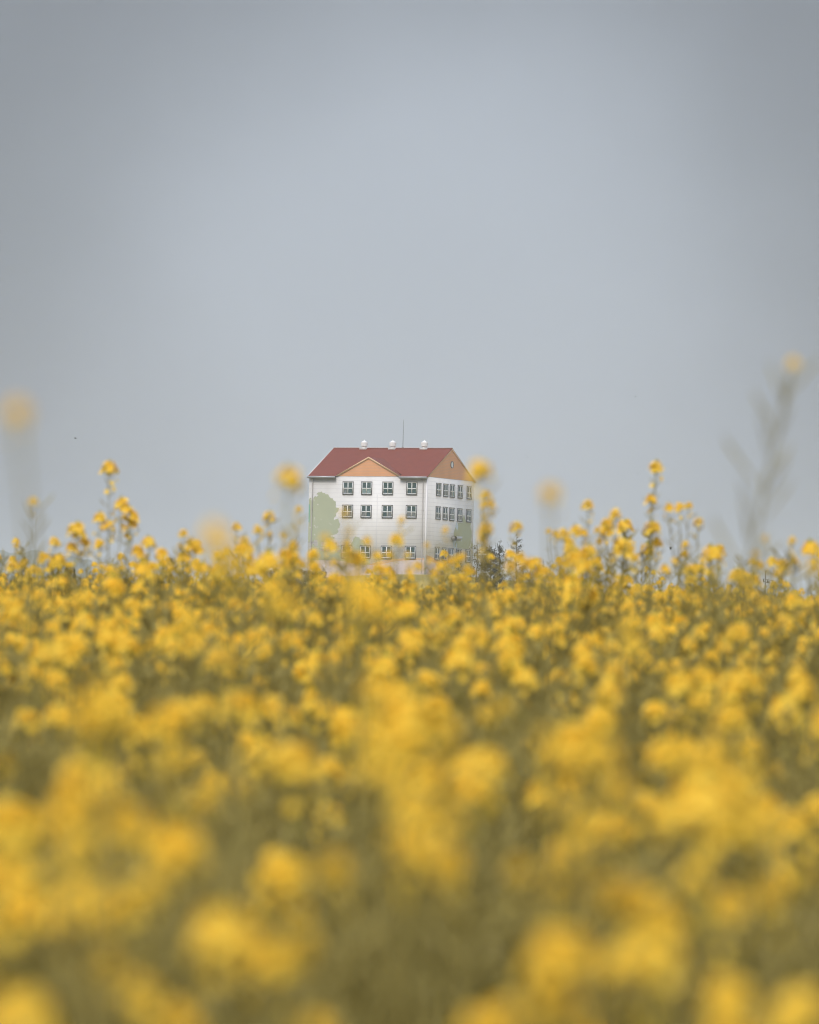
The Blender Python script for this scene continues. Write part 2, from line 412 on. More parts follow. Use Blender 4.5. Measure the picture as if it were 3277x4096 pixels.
        for k, (a0, a1) in enumerate(((-a + b, -.045), (.045, a - b))):
            V = [place(a0, .035, zm), place(a1, .035, zm), place(a1, .035, zt - b), place(a0, .035, zt - b)]
            g.add(V, [(0, 1, 2, 3)], 0)
            V = [place(a0, .035, zb + b), place(a1, .035, zb + b), place(a1, .035, zm), place(a0, .035, zm)]
            g.add(V, [(0, 1, 2, 3)], lower[k])
        mesh_obj('pane', fast_mesh('pane', *g.arrays(), [glass1, glass2, glass3]), wd)
    low = {0: [(2, 0), (1, 1), (0, 0), (0, 0)], 1: [(2, 2), (2, 0), (0, 2), (2, 2)], 2: [(2, 2), (0, 0), (0, 2), (1, 2)]}
    for r_, zt in enumerate((-.6635, -3.6319, -8.8203)):
        for k, u in enumerate((11.0302, 8.42, 5.4575, 2.1071)):
            window(lambda a, d, z, u=u, zt=zt: (-u + a, -d, He + zt + z), low[r_][k])
        for k, v in enumerate((3.5042, 5.7427, 7.8192, 10.3646, 13.2462)):
            window(lambda a, d, z, v=v, zt=zt: (d, v + a, He + zt + z), ((2, 2), (2, 2), (2, 1), (2, 2), (2, 0))[k])
    # painted murals
    def ear(pts):  # triangulate through Blender's tessellator
        from mathutils.geometry import tessellate_polygon
        return [tuple(t) for t in tessellate_polygon([[Vector((a, b, 0)) for a, b in pts]])]
    c_tree = mat('mural_green', (.38, .405, .28), .7, noise=(.36, .385, .27), nscale=.7)
    c_teal = mat('mural_teal', (.16, .36, .27), .7)
    c_pink = mat('mural_pink', (.64, .54, .53), .7)
    c_org = mat('mural_orange', (.62, .39, .24), .7)
    c_blue = mat('mural_blue', (.49, .56, .62), .7)
    c_olive = mat('mural_olive', (.38, .40, .27), .7)
    def mural(polys, plane, base=.006):
        VV = []; FF = []; MM = []
        mats = []
        for i, (pts, m, lay) in enumerate(polys):
            if m not in mats: mats.append(m)
            b = len(VV); d = base + .004 * lay
            for a, z in pts:
                VV.append(((a, -d, He + z) if plane == 'front' else (d, a, He + z)))
            for t in ear(pts):
                FF.append(tuple(b + q for q in t)); MM.append(mats.index(m))
        o = mesh_obj('mural', poly_mesh('mural', VV, FF, mats, MM), B)
        o['label'] = 'pale green tree, fence and hill painted on the front wall' if plane == 'front' else 'olive tree painted on the side wall'
    XL = -W + .02
    def cl(pts): return [(max(p[0], XL), p[1]) for p in pts]
    TREE = [(-16.5,-2.97),(-16.39,-2.84),(-16.21,-2.76),(-16.18,-2.92),(-15.97,-3.02),(-15.83,-2.75),(-15.6,-2.54),(-15.51,-2.67),(-15.16,-2.43),(-15.46,-2.32),(-15.23,-2.08),(-14.96,-2.08),(-14.76,-1.97),(-14.55,-2.19),(-14.28,-2.16),(-14.22,-2.32),(-13.81,-2.34),(-13.68,-2.61),(-13.41,-2.85),(-13.18,-2.82),(-13.08,-3.06),(-12.7,-3.29),(-12.75,-3.46),(-12.67,-3.59),(-12.74,-3.8),(-12.68,-4.01),(-12.24,-4.06),(-12.34,-4.49),(-12.69,-4.76),(-12.62,-5.08),(-12.91,-5.29),(-12.96,-5.61),(-12.67,-5.51),(-12.32,-5.4),(-12.19,-5.88),(-12.04,-6.14),(-12.15,-6.46),(-12.09,-6.54),(-12.4,-6.78),(-12.22,-7.1),(-12.51,-7.37),(-12.86,-7.48),(-13.21,-7.64),(-12.73,-7.85),(-13.08,-8.12),(-13.66,-8.34),(-14.6,-8.45),(-14.67,-8.93),(-15.05,-9.15),(-15.19,-8.19),(-15.61,-8.14),(-15.78,-8.41),(-15.96,-8.31),(-16.3,-8.48),(-16.48,-8.42)]
    TEAL = [(-16.53,-3.61),(-16.38,-3.61),(-16.33,-4.47),(-16.36,-5.91),(-16.5,-5.91)]
    LEAVES = [[(-16.33,-3.01),(-16.18,-2.97),(-16.07,-3.12),(-16.24,-3.09)],[(-15.94,-3.04),(-15.76,-3.01),(-15.64,-3.14),(-15.83,-3.11)],[(-15.36,-3.6),(-15.21,-3.57),(-15.1,-3.72),(-15.27,-3.68)],[(-15.78,-5.31),(-15.66,-5.27),(-15.57,-5.46),(-15.71,-5.42)],[(-15.77,-5.6),(-15.63,-5.58),(-15.54,-5.67),(-15.69,-5.65)],[(-14.84,-5.48),(-14.72,-5.46),(-14.65,-5.56),(-14.77,-5.54)],[(-15.77,-6.33),(-15.59,-6.3),(-15.47,-6.47),(-15.66,-6.42)],[(-15.55,-6.52),(-15.44,-6.48),(-15.36,-6.65),(-15.48,-6.61)],[(-15.3,-6.45),(-15.24,-6.42),(-15.19,-6.61),(-15.26,-6.56)],[(-16.38,-6.53),(-16.24,-6.5),(-16.14,-6.65),(-16.3,-6.61)],[(-15.75,-7.45),(-15.56,-7.42),(-15.44,-7.59),(-15.64,-7.55)],[(-13.61,-6.0),(-13.46,-5.98),(-13.35,-6.05),(-13.52,-6.04)],[(-13.45,-6.13),(-13.31,-6.11),(-13.21,-6.19),(-13.37,-6.17)],[(-12.99,-7.52),(-12.83,-7.47),(-12.72,-7.7),(-12.89,-7.64)],[(-13.31,-7.61),(-13.19,-7.56),(-13.1,-7.77),(-13.24,-7.72)]]
    HILL = [(-16.57,-9.49),(-15.99,-9.24),(-14.57,-9.57),(-13.98,-9.59),(-11.86,-9.71),(-11.05,-9.33),(-10.2,-8.31),(-10.12,-7.99),(-9.86,-7.68),(-9.27,-7.82),(-9.24,-8.03),(-8.74,-8.08),(-8.25,-8.87),(-7.78,-9.72),(-7.75,-11.26),(-8.66,-11.27),(-11.01,-10.9),(-12.78,-10.75),(-16.54,-10.77)]
    PICK = [[(-15.92,-8.76),(-15.77,-8.65),(-15.61,-8.76),(-15.59,-9.69),(-15.9,-9.69)],[(-15.14,-8.75),(-15.0,-8.64),(-14.86,-8.75),(-14.84,-9.68),(-15.12,-9.68)],[(-14.22,-8.96),(-14.1,-8.85),(-13.98,-8.95),(-13.97,-9.67),(-14.2,-9.68)],[(-13.5,-8.68),(-13.36,-8.58),(-13.22,-8.68),(-13.19,-9.67),(-13.47,-9.67)],[(-12.74,-8.54),(-12.59,-8.44),(-12.43,-8.54),(-12.4,-9.66),(-12.71,-9.66)],[(-11.95,-8.91),(-11.83,-8.8),(-11.7,-8.91),(-11.68,-9.65),(-11.94,-9.65)]]
    RAIL = [[(-16.06,-9.0),(-11.77,-8.85),(-11.76,-8.96),(-16.05,-9.11)],[(-16.05,-9.27),(-11.76,-9.2),(-11.76,-9.32),(-16.05,-9.38)]]
    PINK = [(-16.55,-10.82),(-14.32,-10.66),(-11.61,-10.89),(-8.75,-11.25),(-7.17,-11.3),(-4.81,-10.82),(-2.46,-10.53),(0.13,-10.51)]
    ORNG = [(0.13,-10.34),(-2.78,-10.39),(-4.82,-10.49),(-6.55,-10.86),(-8.12,-11.31),(-6.22,-11.22),(-4.65,-10.87),(-2.46,-10.61),(0.13,-10.51)]
    SORNG = [(0.2,-9.95),(1.51,-10.09),(2.97,-10.36),(4.31,-10.88),(2.56,-10.82),(0.22,-10.45)]
    SPINK = [(0.23,-10.48),(1.53,-10.61),(2.86,-10.93),(4.35,-11.71)]
    SBLUE = [(9.44,-5.32),(9.04,-6.11),(8.78,-6.83),(8.24,-7.68),(8.74,-8.79),(9.63,-8.82),(9.72,-7.75),(10.07,-6.07)]
    STREE = [(9.9,-5.51),(10.07,-6.01),(9.66,-6.56),(9.5,-6.33),(9.16,-6.1),(8.77,-6.59),(8.58,-7.19),(9.57,-7.75),(8.94,-8.37),(9.03,-8.6),(10.22,-8.74),(12.74,-8.78),(14.52,-8.6),(14.8,-8.17),(14.17,-7.66),(14.37,-7.11),(14.33,-6.4),(13.93,-5.81),(14.05,-5.39),(12.56,-5.38),(11.76,-4.34),(11.27,-4.95),(11.37,-5.43)]
    P = [(cl([(XL, -10.82)] + PINK[1:-1] + [(-.21, -10.51), (-.21, -14.5), (XL, -14.5)]), c_pink, 0),
         (cl(ORNG[1:-1] + [(-.21, -10.54), (-.21, -10.34)]), c_org, 1),
         (cl(TREE), c_tree, 1), (cl(HILL), c_tree, 2), (cl(TEAL), c_teal, 2)]
    for q in RAIL: P.append((cl(q), c_tree, 3))
    for q in PICK: P.append((cl(q), c_tree, 4))
    for q in LEAVES: P.append((cl(q), white, 3))
    mural(P, 'front')
    mural([(SORNG, c_org, 1), (SPINK + [(4.35, -14.5), (.23, -14.5)], c_pink, 0), (SBLUE, c_blue, 0), (STREE, c_olive, 1),
           ([(9.3, -8.4), (9.6, -8.0), (9.75, -8.5), (9.5, -8.75)], c_blue, 2), ([(10.9, -7.4), (11.0, -7.9), (11.2, -7.7), (11.1, -7.3)], c_blue, 2),
           ([(13.6, -8.6), (14.2, -7.8), (14.3, -7.9), (13.8, -8.7)], white, 2)], 'side')
    # exhaust duct on the side wall
    g = G(); g.tube([(.02, 8.1, He - 7.55), (.5, 8.1, He - 7.55)], .28, 10)
    g.tube([(.5, 7.9, He - 7.55), (.5, 9.4, He - 7.55), (.5, 10.3, He - 7.30)], [.30, .29, .05], 10)
    mesh_obj('exhaust_duct', fast_mesh('exhaust_duct', *g.arrays(), [mat('duct_metal', (.36, .36, .36), .4, metallic=.5)], True), B)
    # roof ventilators : flared neck, drum with a skirt, conical cap
    prof = [(.36, -.25), (.36, .0), (.30, .12), (.29, .26), (.38, .30), (.44, .33), (.44, .80), (.42, .83), (.12, .98), (.09, 1.08), (.02, 1.14)]
    for x in (-12.33, -8.29, -3.84):
        n = 18; th = np.arange(n) * 2 * math.pi / n
        V = [(x + r0 * math.cos(t), D / 2 + r0 * math.sin(t), He + H + z0) for r0, z0 in prof for t in th]
        F = [(i * n + j, i * n + (j + 1) % n, (i + 1) * n + (j + 1) % n, (i + 1) * n + j) for i in range(len(prof) - 1) for j in range(n)]
        v = mesh_obj('roof_ventilator', poly_mesh('roof_ventilator', V, F, [vw]), B)
        g = G(); g.box(x - .48, x + .48, D / 2 - .45, D / 2 + .45, He + H - .2, He + H + .10)
        mesh_obj('flashing', fast_mesh('flashing', *g.arrays(), [mat('vent_flashing', (.50, .47, .45), .6)]), v)
    g = G(); g.tube([(-6.87, D / 2, He + H), (-6.86, D / 2, He + H + 1.6), (-6.84, D / 2, He + H + 3.74)], [.045, .032, .018], 5)
    g.box(-6.97, -6.77, D / 2 - .1, D / 2 + .1, He + H + .1, He + H + .22)
    mesh_obj('lightning_rod', fast_mesh('lightning_rod', *g.arrays(), [dark]), B)
building()

# ------------------------------------------------------------------ trees, shrubs
bark = mat('bark', (.10, .08, .06), .9, .1)
def leafmat(nm, a, b): return mat(nm, a, .6, .3, noise=b, nscale=3, translucent=.2)
LM1 = leafmat('shrub_leaf', (.05, .052, .026), (.10, .095, .045))
LM2 = leafmat('sapling_leaf', (.05, .05, .028), (.10, .085, .05))
def leaf_quads(g, C, size, n_axis=None, m=0):
    n = len(C)
    U = rng.normal(size=(n, 3)); U /= np.linalg.norm(U, axis=1)[:, None]
    Wv = rng.normal(size=(n, 3)); Vv = np.cross(U, Wv); Vv /= np.linalg.norm(Vv, axis=1)[:, None]
    s = size * rng.uniform(.6, 1.3, n)[:, None]
    P = np.stack([C - U * s, C - Vv * s * .45, C + U * s, C + Vv * s * .45], 1).reshape(-1, 3)
    g.add(P, np.arange(4 * n).reshape(-1, 4), m)
def tree(name, top, height, width, label, cat, leaves=900, lsize=.09, bare=.1, m=LM1, nb=26, spread=.18, group=None):
    x, y, z = top; gz = float(ground_z(x, y)); height = max(height, z - gz)
    base = z - height
    T = empty(name, (x, y, base)); tag(T, label, cat, group)
    g = G()
    zz = np.linspace(0, height, 7); P = np.stack([.06 * np.sin(zz * 1.3 + x), .06 * np.cos(zz), zz], 1); P[-1, :2] = 0
    g.tube(P, np.linspace(.06, .012, 7) * (height / 4), 6)
    cs = []
    for k in range(nb):
        t = bare + (1 - bare) * (k + .5) / nb
        hgt = t * height; ln = width / 2 * (1.15 - .75 * max(0, t - .45) / .55) * random.uniform(.6, 1.1)
        a = k * 2.4 + random.uniform(-.4, .4); up = random.uniform(.25, .75)
        p0 = np.array([0, 0, hgt * .93]); tip = p0 + np.array([math.cos(a) * ln, math.sin(a) * ln, ln * up])
        tip[2] = min(tip[2], height * 1.0)
        mid = (p0 + tip) / 2 + np.array([0, 0, -.05 * ln])
        g.tube([p0, mid, tip], [.018, .012, .005], 4)
        nl = 2 * leaves // nb
        tt = rng.uniform(.25, 1.02, nl)[:, None]
        c = p0 + (tip - p0) * tt + rng.normal(size=(nl, 3)) * spread * (.35 + .65 * tt)
        cs.append(c)
    top_c = np.array([0, 0, height]) + rng.normal(size=(8, 3)) * [.08, .08, .1]; cs.append(top_c)
    mesh_obj('trunk', fast_mesh('trunk', *g.arrays(), [bark]), T)
    g = G(); leaf_quads(g, np.concatenate(cs), lsize)
    mesh_obj('crown', fast_mesh('crown', *g.arrays(), [m]), T)
tree('shrub', (4.96, 560, 15.9), 3.6, 1.7, 'loose dark shrub in front of the last windows of the side wall', 'shrub', 420, .075)
tree('shrub', (6.75, 562, 16.75), 4.2, 2.0, 'tall airy shrub beside the far corner of the side wall', 'shrub', 620, .075, m=LM2)
tree('shrub', (8.05, 558, 16.25), 4.2, 2.5, 'densest darkest shrub just right of the building', 'shrub', 3600, .09, spread=.24)
tree('young_tree', (9.0, 561, 16.87), 4.6, 1.7, 'slim young tree with a round dark top between the dense shrub and the open sapling', 'tree', 800, .085, spread=.2)
tree('young_tree', (11.38, 600, 18.48), 5.6, 2.6, 'open young tree with a straight bare leader showing against the sky', 'tree', 620, .085, m=LM2, nb=30, spread=.13)
tree('sapling', (13.26, 560, 15.04), 3.4, 1.3, 'thin sapling with a few leaves at its tip, right of the young trees', 'sapling', 190, .07, m=LM2, spread=.10)
tree('shrub', (12.38, 540, 13.6), 2.6, 1.5, 'small low shrub at the foot of the thin sapling', 'shrub', 520, .08)

def conifer(x, y, z, h, w_, label):
    T = empty('conifer', (x, y, z - h)); tag(T, label, 'conifer', 'small conifers below the hills')
    g = G(); g.tube([(0, 0, 0), (0, 0, h)], [.08, .01], 5); mesh_obj('trunk', fast_mesh('trunk', *g.arrays(), [bark]), T)
    n = 900; t = rng.random(n) ** .8; a = rng.uniform(0, 6.283, n); r = (1 - t) * w_ / 2 * rng.uniform(.3, 1.1, n) * (1 + .25 * np.sin(t * 40))
    C = np.stack([r * np.cos(a), r * np.sin(a), .15 * h + t * .85 * h], 1)
    g = G(); leaf_quads(g, C, .09); mesh_obj('crown', fast_mesh('crown', *g.arrays(), [LM1]), T)
conifer(-30.01, 500, 12.45, 4.4, 1.7, 'tallest small conifer below the hills, tip above the flowers')
conifer(-30.75, 500, 12.05, 3.9, 1.4, 'low conifer left of the tallest one below the hills')
conifer(-29.45, 502, 11.95, 3.8, 1.2, 'thin conifer right of the tallest one below the hills')

# brown hedge at the foot of the building, to its left
g = G()
n = 5200; xx = rng.uniform(-14.6, -8.6, n); hh = 1.0 + .18 * np.sin(xx * 2.1) + .1 * np.sin(xx * 5.3)
zt_ = 14.30 + hh - 1.0
C = np.stack([xx, 600 + rng.normal(size=n) * .35, zt_ - 2.4 * rng.random(n) ** 1.3], 1); leaf_quads(g, C, .10)
hd = mesh_obj('hedge', fast_mesh('hedge', *g.arrays(), [mat('hedge_brown', (.10, .085, .05), .8, noise=(.16, .13, .08), nscale=2)]))
tag(hd, 'low brown hedge at the left foot of the building', 'hedge')

# utility pole with crossarms at the right
def utility_pole():
    x, y = 31.41, 500.; top = 13.14; gz = float(ground_z(x, y))
    T = empty('utility_pole', (x, y, gz)); tag(T, 'thin utility pole top with crossarm, poking above the flowers on the right', 'utility pole')
    dk = mat('pole_concrete', (.20, .20, .20), .8); ins = mat('insulator', (.05, .05, .045), .4)
    g = G(); g.tube([(0, 0, 0), (0, 0, top - gz - .05)], [.15, .05], 8)
    g.tube([(0, 0, top - gz - .2), (-.08, 0, top - gz)], .02, 4); g.tube([(0, 0, top - gz - .2), (.1, 0, top - gz + .02)], .02, 4)
    mesh_obj('pole', fast_mesh('pole', *g.arrays(), [dk]), T)
    zl = 12.05 - gz
    g = G(); g.tube([(-.18, 0, zl + .12), (.34, 0, zl)], .035, 4); mesh_obj('crossarm', fast_mesh('crossarm', *g.arrays(), [dk]), T)
    g = G(); g.tube([(-.24, .05, zl + .36), (.78, .05, zl + .20)], .03, 4); mesh_obj('crossarm', fast_mesh('crossarm', *g.arrays(), [dk]), T)
    for dx in (-.16, .18, .31):
        g = G(); z0 = zl + .02 - dx * .2; g.tube([(dx, 0, z0), (dx, 0, z0 + .1), (dx, 0, z0 + .26)], [.03, .055, .04], 6)
        mesh_obj('insulator', fast_mesh('insulator', *g.arrays(), [ins]), T)
utility_pole()

def white_post():
    x, y, z = -29.38, 450., 10.95; gz = float(ground_z(x, y))
    T = empty('post', (x, y, gz)); tag(T, 'white post with a small dark box, among the flowers below the hills', 'post')
    g = G(); g.tube([(0, 0, 0), (0, 0, z - gz)], .10, 6); mesh_obj('pole', fast_mesh('pole', *g.arrays(), [mat('post_white', (.7, .66, .64), .6)]), T)
    g = G(); g.box(-.30, -.12, -.1, .1, z - gz - .45, z - gz - .12); mesh_obj('box', fast_mesh('box', *g.arrays(), [mat('post_box', (.12, .11, .11), .6)]), T)
white_post()

# birds
bm_ = mat('bird_dark', (.03, .03, .032), .8)
def bird(loc, rz, span, flap, label):
    P = np.array([(-.5, 0, .02, .012), (-.36, 0, .03, .05), (-.2, 0, .03, .085), (.05, 0, .03, .10), (.28, 0, .02, .07), (.42, 0, .05, .055), (.52, 0, .05, .03), (.6, 0, .045, .006)]) * span * .45
    g = G(); g.tube(P[:, :3], P[:, 3], 8)
    tl = np.array([(-.45, 0, .02), (-.72, -.10, .02), (-.74, 0, .03), (-.72, .10, .02)]) * span * .45
    g.add(np.concatenate([tl, tl - [0, 0, .01 * span]]), [(0, 1, 2, 3), (4, 7, 6, 5), (0, 4, 5, 1), (1, 5, 6, 2), (2, 6, 7, 3), (3, 7, 4, 0)])
    for s in (-1, 1):
        st = [(.0, 0, .06, .18), (.25, .05, .26 * flap + .06, .17), (.5, .0, .30 * flap + .06, .11), (.62, -.12, .26 * flap + .05, .02)]
        V = []
        for (yy, xo, zz, ch) in st:
            V += [((xo + ch) * span * .6, s * yy * span * .8, zz * span), ((xo - ch) * span * .6, s * yy * span * .8, zz * span), ((xo) * span * .6, s * yy * span * .8, zz * span - .012 * span)]
        Q = []
        for i in range(3):
            a_ = i * 3; b_ = a_ + 3
            Q += [(a_, a_ + 1, b_ + 1, b_), (a_ + 1, a_ + 2, b_ + 2, b_ + 1), (a_ + 2, a_, b_, b_ + 2)]
        g.add(V, Q)
    V, Q, MI = g.arrays()
    o = mesh_obj('bird', fast_mesh('bird', V, Q, MI, [bm_]))
    o.location = loc; o.rotation_euler = (R(random.uniform(-8, 8)), 0, rz)
    tag(o, label, 'bird', 'small birds flying over the field')
bird((-15.35, 260, 12.9), R(170), .26, .15, 'small dark bird gliding in the sky above the left stalks')
bird((7.18, 350, 16.28), R(60), .20, .6, 'tiny bird in the sky right of the gable')
bird((13.77, 350, 20.18), R(20), .20, .5, 'tiny bird highest in the sky on the right')
bird((13.98, 350, 15.4), R(100), .18, .8, 'tiny bird beside the top head of the tallest right stalk')
bird((11.51, 250, 8.16), R(200), .28, 1.0, 'small bird flying low between the right stalks with raised wings')

# ------------------------------------------------------------------ rapeseed
def basis(nv):
    nv = nv / np.linalg.norm(nv); a = np.cross(nv, [0.2, 0.3, 1.0]); a /= np.linalg.norm(a) + 1e-9
    return a, np.cross(nv, a), nv
def flower(g, c, nv, r=.0085, cup=.45, k=4, spin=0.):
    r = r * 1.22
    a, b, n_ = basis(nv)
    V = []; Q = []
    for i in range(k):
        t = spin + i * 2 * math.pi / k
        d = a * math.cos(t) + b * math.sin(t); s = -a * math.sin(t) + b * math.cos(t)
        o = len(V)
        V += [c, c + d * r * .62 + s * r * .56 + n_ * r * cup * .4, c + d * r + n_ * r * cup * .5, c + d * r * .62 - s * r * .56 + n_ * r * cup * .4]
        Q.append((o, o + 1, o + 2, o + 3))
    g.add(V, Q, 0)
def head_arrays(seed, n_open=20, loose=4, lod=0, rad=.026):
    """flower head; origin at the top of the stalk, +z along it. Slot 0 petals, 1 green"""
    rs = np.random.default_rng(seed); g = G()
    for i in range(n_open):
        f = (i + .5) / n_open; a = i * 2.39996 + rs.uniform(-.3, .3)
        h = .012 - .034 * f ** 1.2 + rs.normal() * .002
        r = rad * (.28 + .72 * f ** .6) * rs.uniform(.85, 1.12)
        c = np.array([r * math.cos(a), r * math.sin(a), h])
        nv = np.array([math.cos(a) * (.4 + f * .9), math.sin(a) * (.4 + f * .9), 1.05 - .65 * f]) + rs.normal(size=3) * .2
        flower(g, c, nv, .0092 * rs.uniform(.85, 1.15), spin=rs.uniform(0, 1.5))
        if lod == 0: g.tube([(0, 0, h - .014), c], [.0009, .0008], 3, 1)
    for i in range(loose):
        a = rs.uniform(0, 6.28); h = -.032 - .016 * i - rs.uniform(0, .012); r = rad * rs.uniform(.7, 1.15)
        c = np.array([r * math.cos(a), r * math.sin(a), h])
        flower(g, c, np.array([math.cos(a), math.sin(a), .5]), .0078, spin=rs.uniform(0, 1.5))
        if lod == 0: g.tube([(0, 0, h - .012), c], [.0008, .0007], 3, 1)
    for i in range(7 if lod == 0 else 2):
        a = rs.uniform(0, 6.28); r = rs.uniform(0, .007); c = np.array([r * math.cos(a), r * math.sin(a), .012 + rs.uniform(0, .008)])
        s = .0022 if lod == 0 else .005
        g.tube([c - [0, 0, s * 1.2], c, c + [0, 0, s * 1.5]], [s * .3, s, s * .3], 4, 1)
    g.tube([(0, 0, -.10 if lod == 0 else -.05), (0, 0, .012)], [.0018, .001], 3, 1)
    return g.arrays()
NH = 7
HEADS = [head_arrays(10 + i, n_open=(22, 18, 26, 15, 20, 24, 12)[i], loose=(4, 3, 2, 5, 3, 1, 3)[i], rad=(.026, .023, .029, .022, .025, .028, .019)[i]) for i in range(NH)]
HEADS_LO = [head_arrays(10 + i, n_open=(22, 18, 26, 15, 20, 24, 12)[i] , loose=2, lod=1, rad=(.026, .023, .029, .022, .025, .028, .019)[i]) for i in range(NH)]
HEAD_ME = [fast_mesh('flower_head', *h, [M_petal, M_bud]) for h in HEADS]

def pod(g, p, d, ln, w_=.0022):
    d = d / np.linalg.norm(d); a, b, _ = basis(d)
    q0 = p; q1 = p + d * ln * .35; q2 = p + d * ln * .8; q3 = p + d * ln + np.array([0, 0, ln * .08])
    V = [q0, q1 + a * w_, q2 + a * w_ * .8, q3, q2 - a * w_ * .8, q1 - a * w_, q1 + b * w_, q2 + b * w_ * .8, q2 - b * w_ * .8, q1 - b * w_]
    g.add(V, [(0, 1, 2, 3), (0, 3, 4, 5), (0, 6, 7, 3), (0, 3, 8, 9)], 0)
def leaf(g, p, a, ln, w_, droop):
    d = np.array([math.cos(a), math.sin(a), 0]); s = np.array([-math.sin(a), math.cos(a), 0])
    V = []
    for t, ww_ in ((0, .12), (.35, .8), (.7, 1), (1, .1)):
        c = p + d * ln * t + np.array([0, 0, ln * (.35 * t - droop * t * t)])
        V += [c + s * w_ * ww_ / 2 + [0, 0, .012 * ww_], c - [0, 0, .004], c - s * w_ * ww_ / 2 + [0, 0, .012 * ww_]]
    Q = []
    for i in range(3):
        o = i * 3; Q += [(o, o + 1, o + 4, o + 3), (o + 1, o + 2, o + 5, o + 4)]
    g.add(V, Q, 0)

def curve(p0, p1, bend, n=6):
    t = np.linspace(0, 1, n)[:, None]
    return p0 * (1 - t) + p1 * t + np.array(bend) * (4 * t * (1 - t)) * .5

def plant_geo(base, heads, rs, pods=1.0, leaves=7, lod=0, leafs=1.0, bare=0):
    """base, heads in local coordinates. returns stem, pods, leaves geometry and head axes"""
    gs, gp, gl = G(), G(), G()
    base = np.asarray(base, float); heads = [np.asarray(h, float) for h in heads]
    main = max(heads, key=lambda h: h[2]); hgt = main[2] - base[2]
    k = 4 if lod == 0 else 3
    bx = rs.normal(size=2) * (.02 if pods < 1.5 else .004)
    mp = curve(base, main, (bx[0], bx[1], 0), 9 if lod == 0 else 6)
    mr_ = np.linspace(.006, .0013, len(mp)) ** 1.0
    gs.tube(mp, mr_, k)
    axes = []
    def along(t):
        i = min(int(t * (len(mp) - 1)), len(mp) - 2); f = t * (len(mp) - 1) - i
        return mp[i] * (1 - f) + mp[i + 1] * f
    for h in heads:
        if h is main or (h == main).all():
            path = mp; d = mp[-1] - mp[-2]
        else:
            frac = np.clip((h[2] - base[2]) / hgt - rs.uniform(.18, .34), .25, .9)
            p0 = along(frac); out_ = h - p0; out_[2] = 0
            path = curve(p0, h, (out_[0] * .45, out_[1] * .45, -.02), 6 if lod == 0 else 4)
            gs.tube(path, np.linspace(.0035, .0014, len(path)), k if lod == 0 else 3)
            d = path[-1] - path[-2]
        d = d / np.linalg.norm(d); axes.append(d)
        # pods below the head
        npod = int((9 if lod == 0 else 6) * pods * (1.35 if pods > 1.5 else 1))
        L_ = min(.30 * (1 + .25 * (pods - 1)), .75 * np.linalg.norm(path[-1] - path[0]))
        for i in range(npod):
            s_ = .04 + L_ * (i + rs.uniform(0, .8)) / max(npod, 1)
            c = h - d * s_
            # follow the stalk
            tt = 1 - min(s_ / (np.linalg.norm(path[-1] - path[0]) + 1e-6), 1)
            j = min(int(tt * (len(path) - 1)), len(path) - 2); f = tt * (len(path) - 1) - j
            c = path[j] * (1 - f) + path[j + 1] * f
            a = i * 2.4 + rs.uniform(-.4, .4)
            pod(gp, c, np.array([math.cos(a), math.sin(a), rs.uniform(.5, 1.1) if pods < 1.5 else rs.uniform(.9, 1.7)]), rs.uniform(.035, .065) * (1.45 if pods > 1.5 else 1), (.0017 if pods > 1.5 else .0022) if lod == 0 else .003)
    for q in range(bare):      # side shoots that have finished flowering: pods only
        a = q * 2.1 + rs.uniform(0, 1); p0 = along(rs.uniform(.5, .8)); rr = rs.uniform(.05, .14)
        tip = np.array([p0[0] + rr * math.cos(a), p0[1] + rr * math.sin(a), min(p0[2] + rs.uniform(.2, .42), base[2] + hgt * .97)])
        path = curve(p0, tip, (rr * math.cos(a) * .4, rr * math.sin(a) * .4, 0), 5 if lod == 0 else 4)
        gs.tube(path, np.linspace(.003, .001, len(path)), 3)
        for i in range(12 if lod == 0 else 9):
            t = rs.uniform(.3, 1); j = min(int(t * (len(path) - 1)), len(path) - 2); f = t * (len(path) - 1) - j
            b_ = i * 2.4
            pod(gp, path[j] * (1 - f) + path[j + 1] * f, np.array([math.cos(b_), math.sin(b_), rs.uniform(.6, 1.3)]), rs.uniform(.035, .065), .0026 if lod == 0 else .0036)
    for i in range(leaves):
        t = rs.uniform(.15, .78) * min(1, 1.25 / hgt); c = along(t)
        leaf(gl, c, rs.uniform(0, 6.28), rs.uniform(.09, .2) * (1.15 - t) * 1.2 * leafs, rs.uniform(.025, .05) * leafs, rs.uniform(.4, .9))
    return gs, gp, gl, axes

def axis_matrix(d, spin):
    a, b, n_ = basis(np.asarray(d)); m = np.stack([a, b, n_], 1); return m @ rot_z(spin)

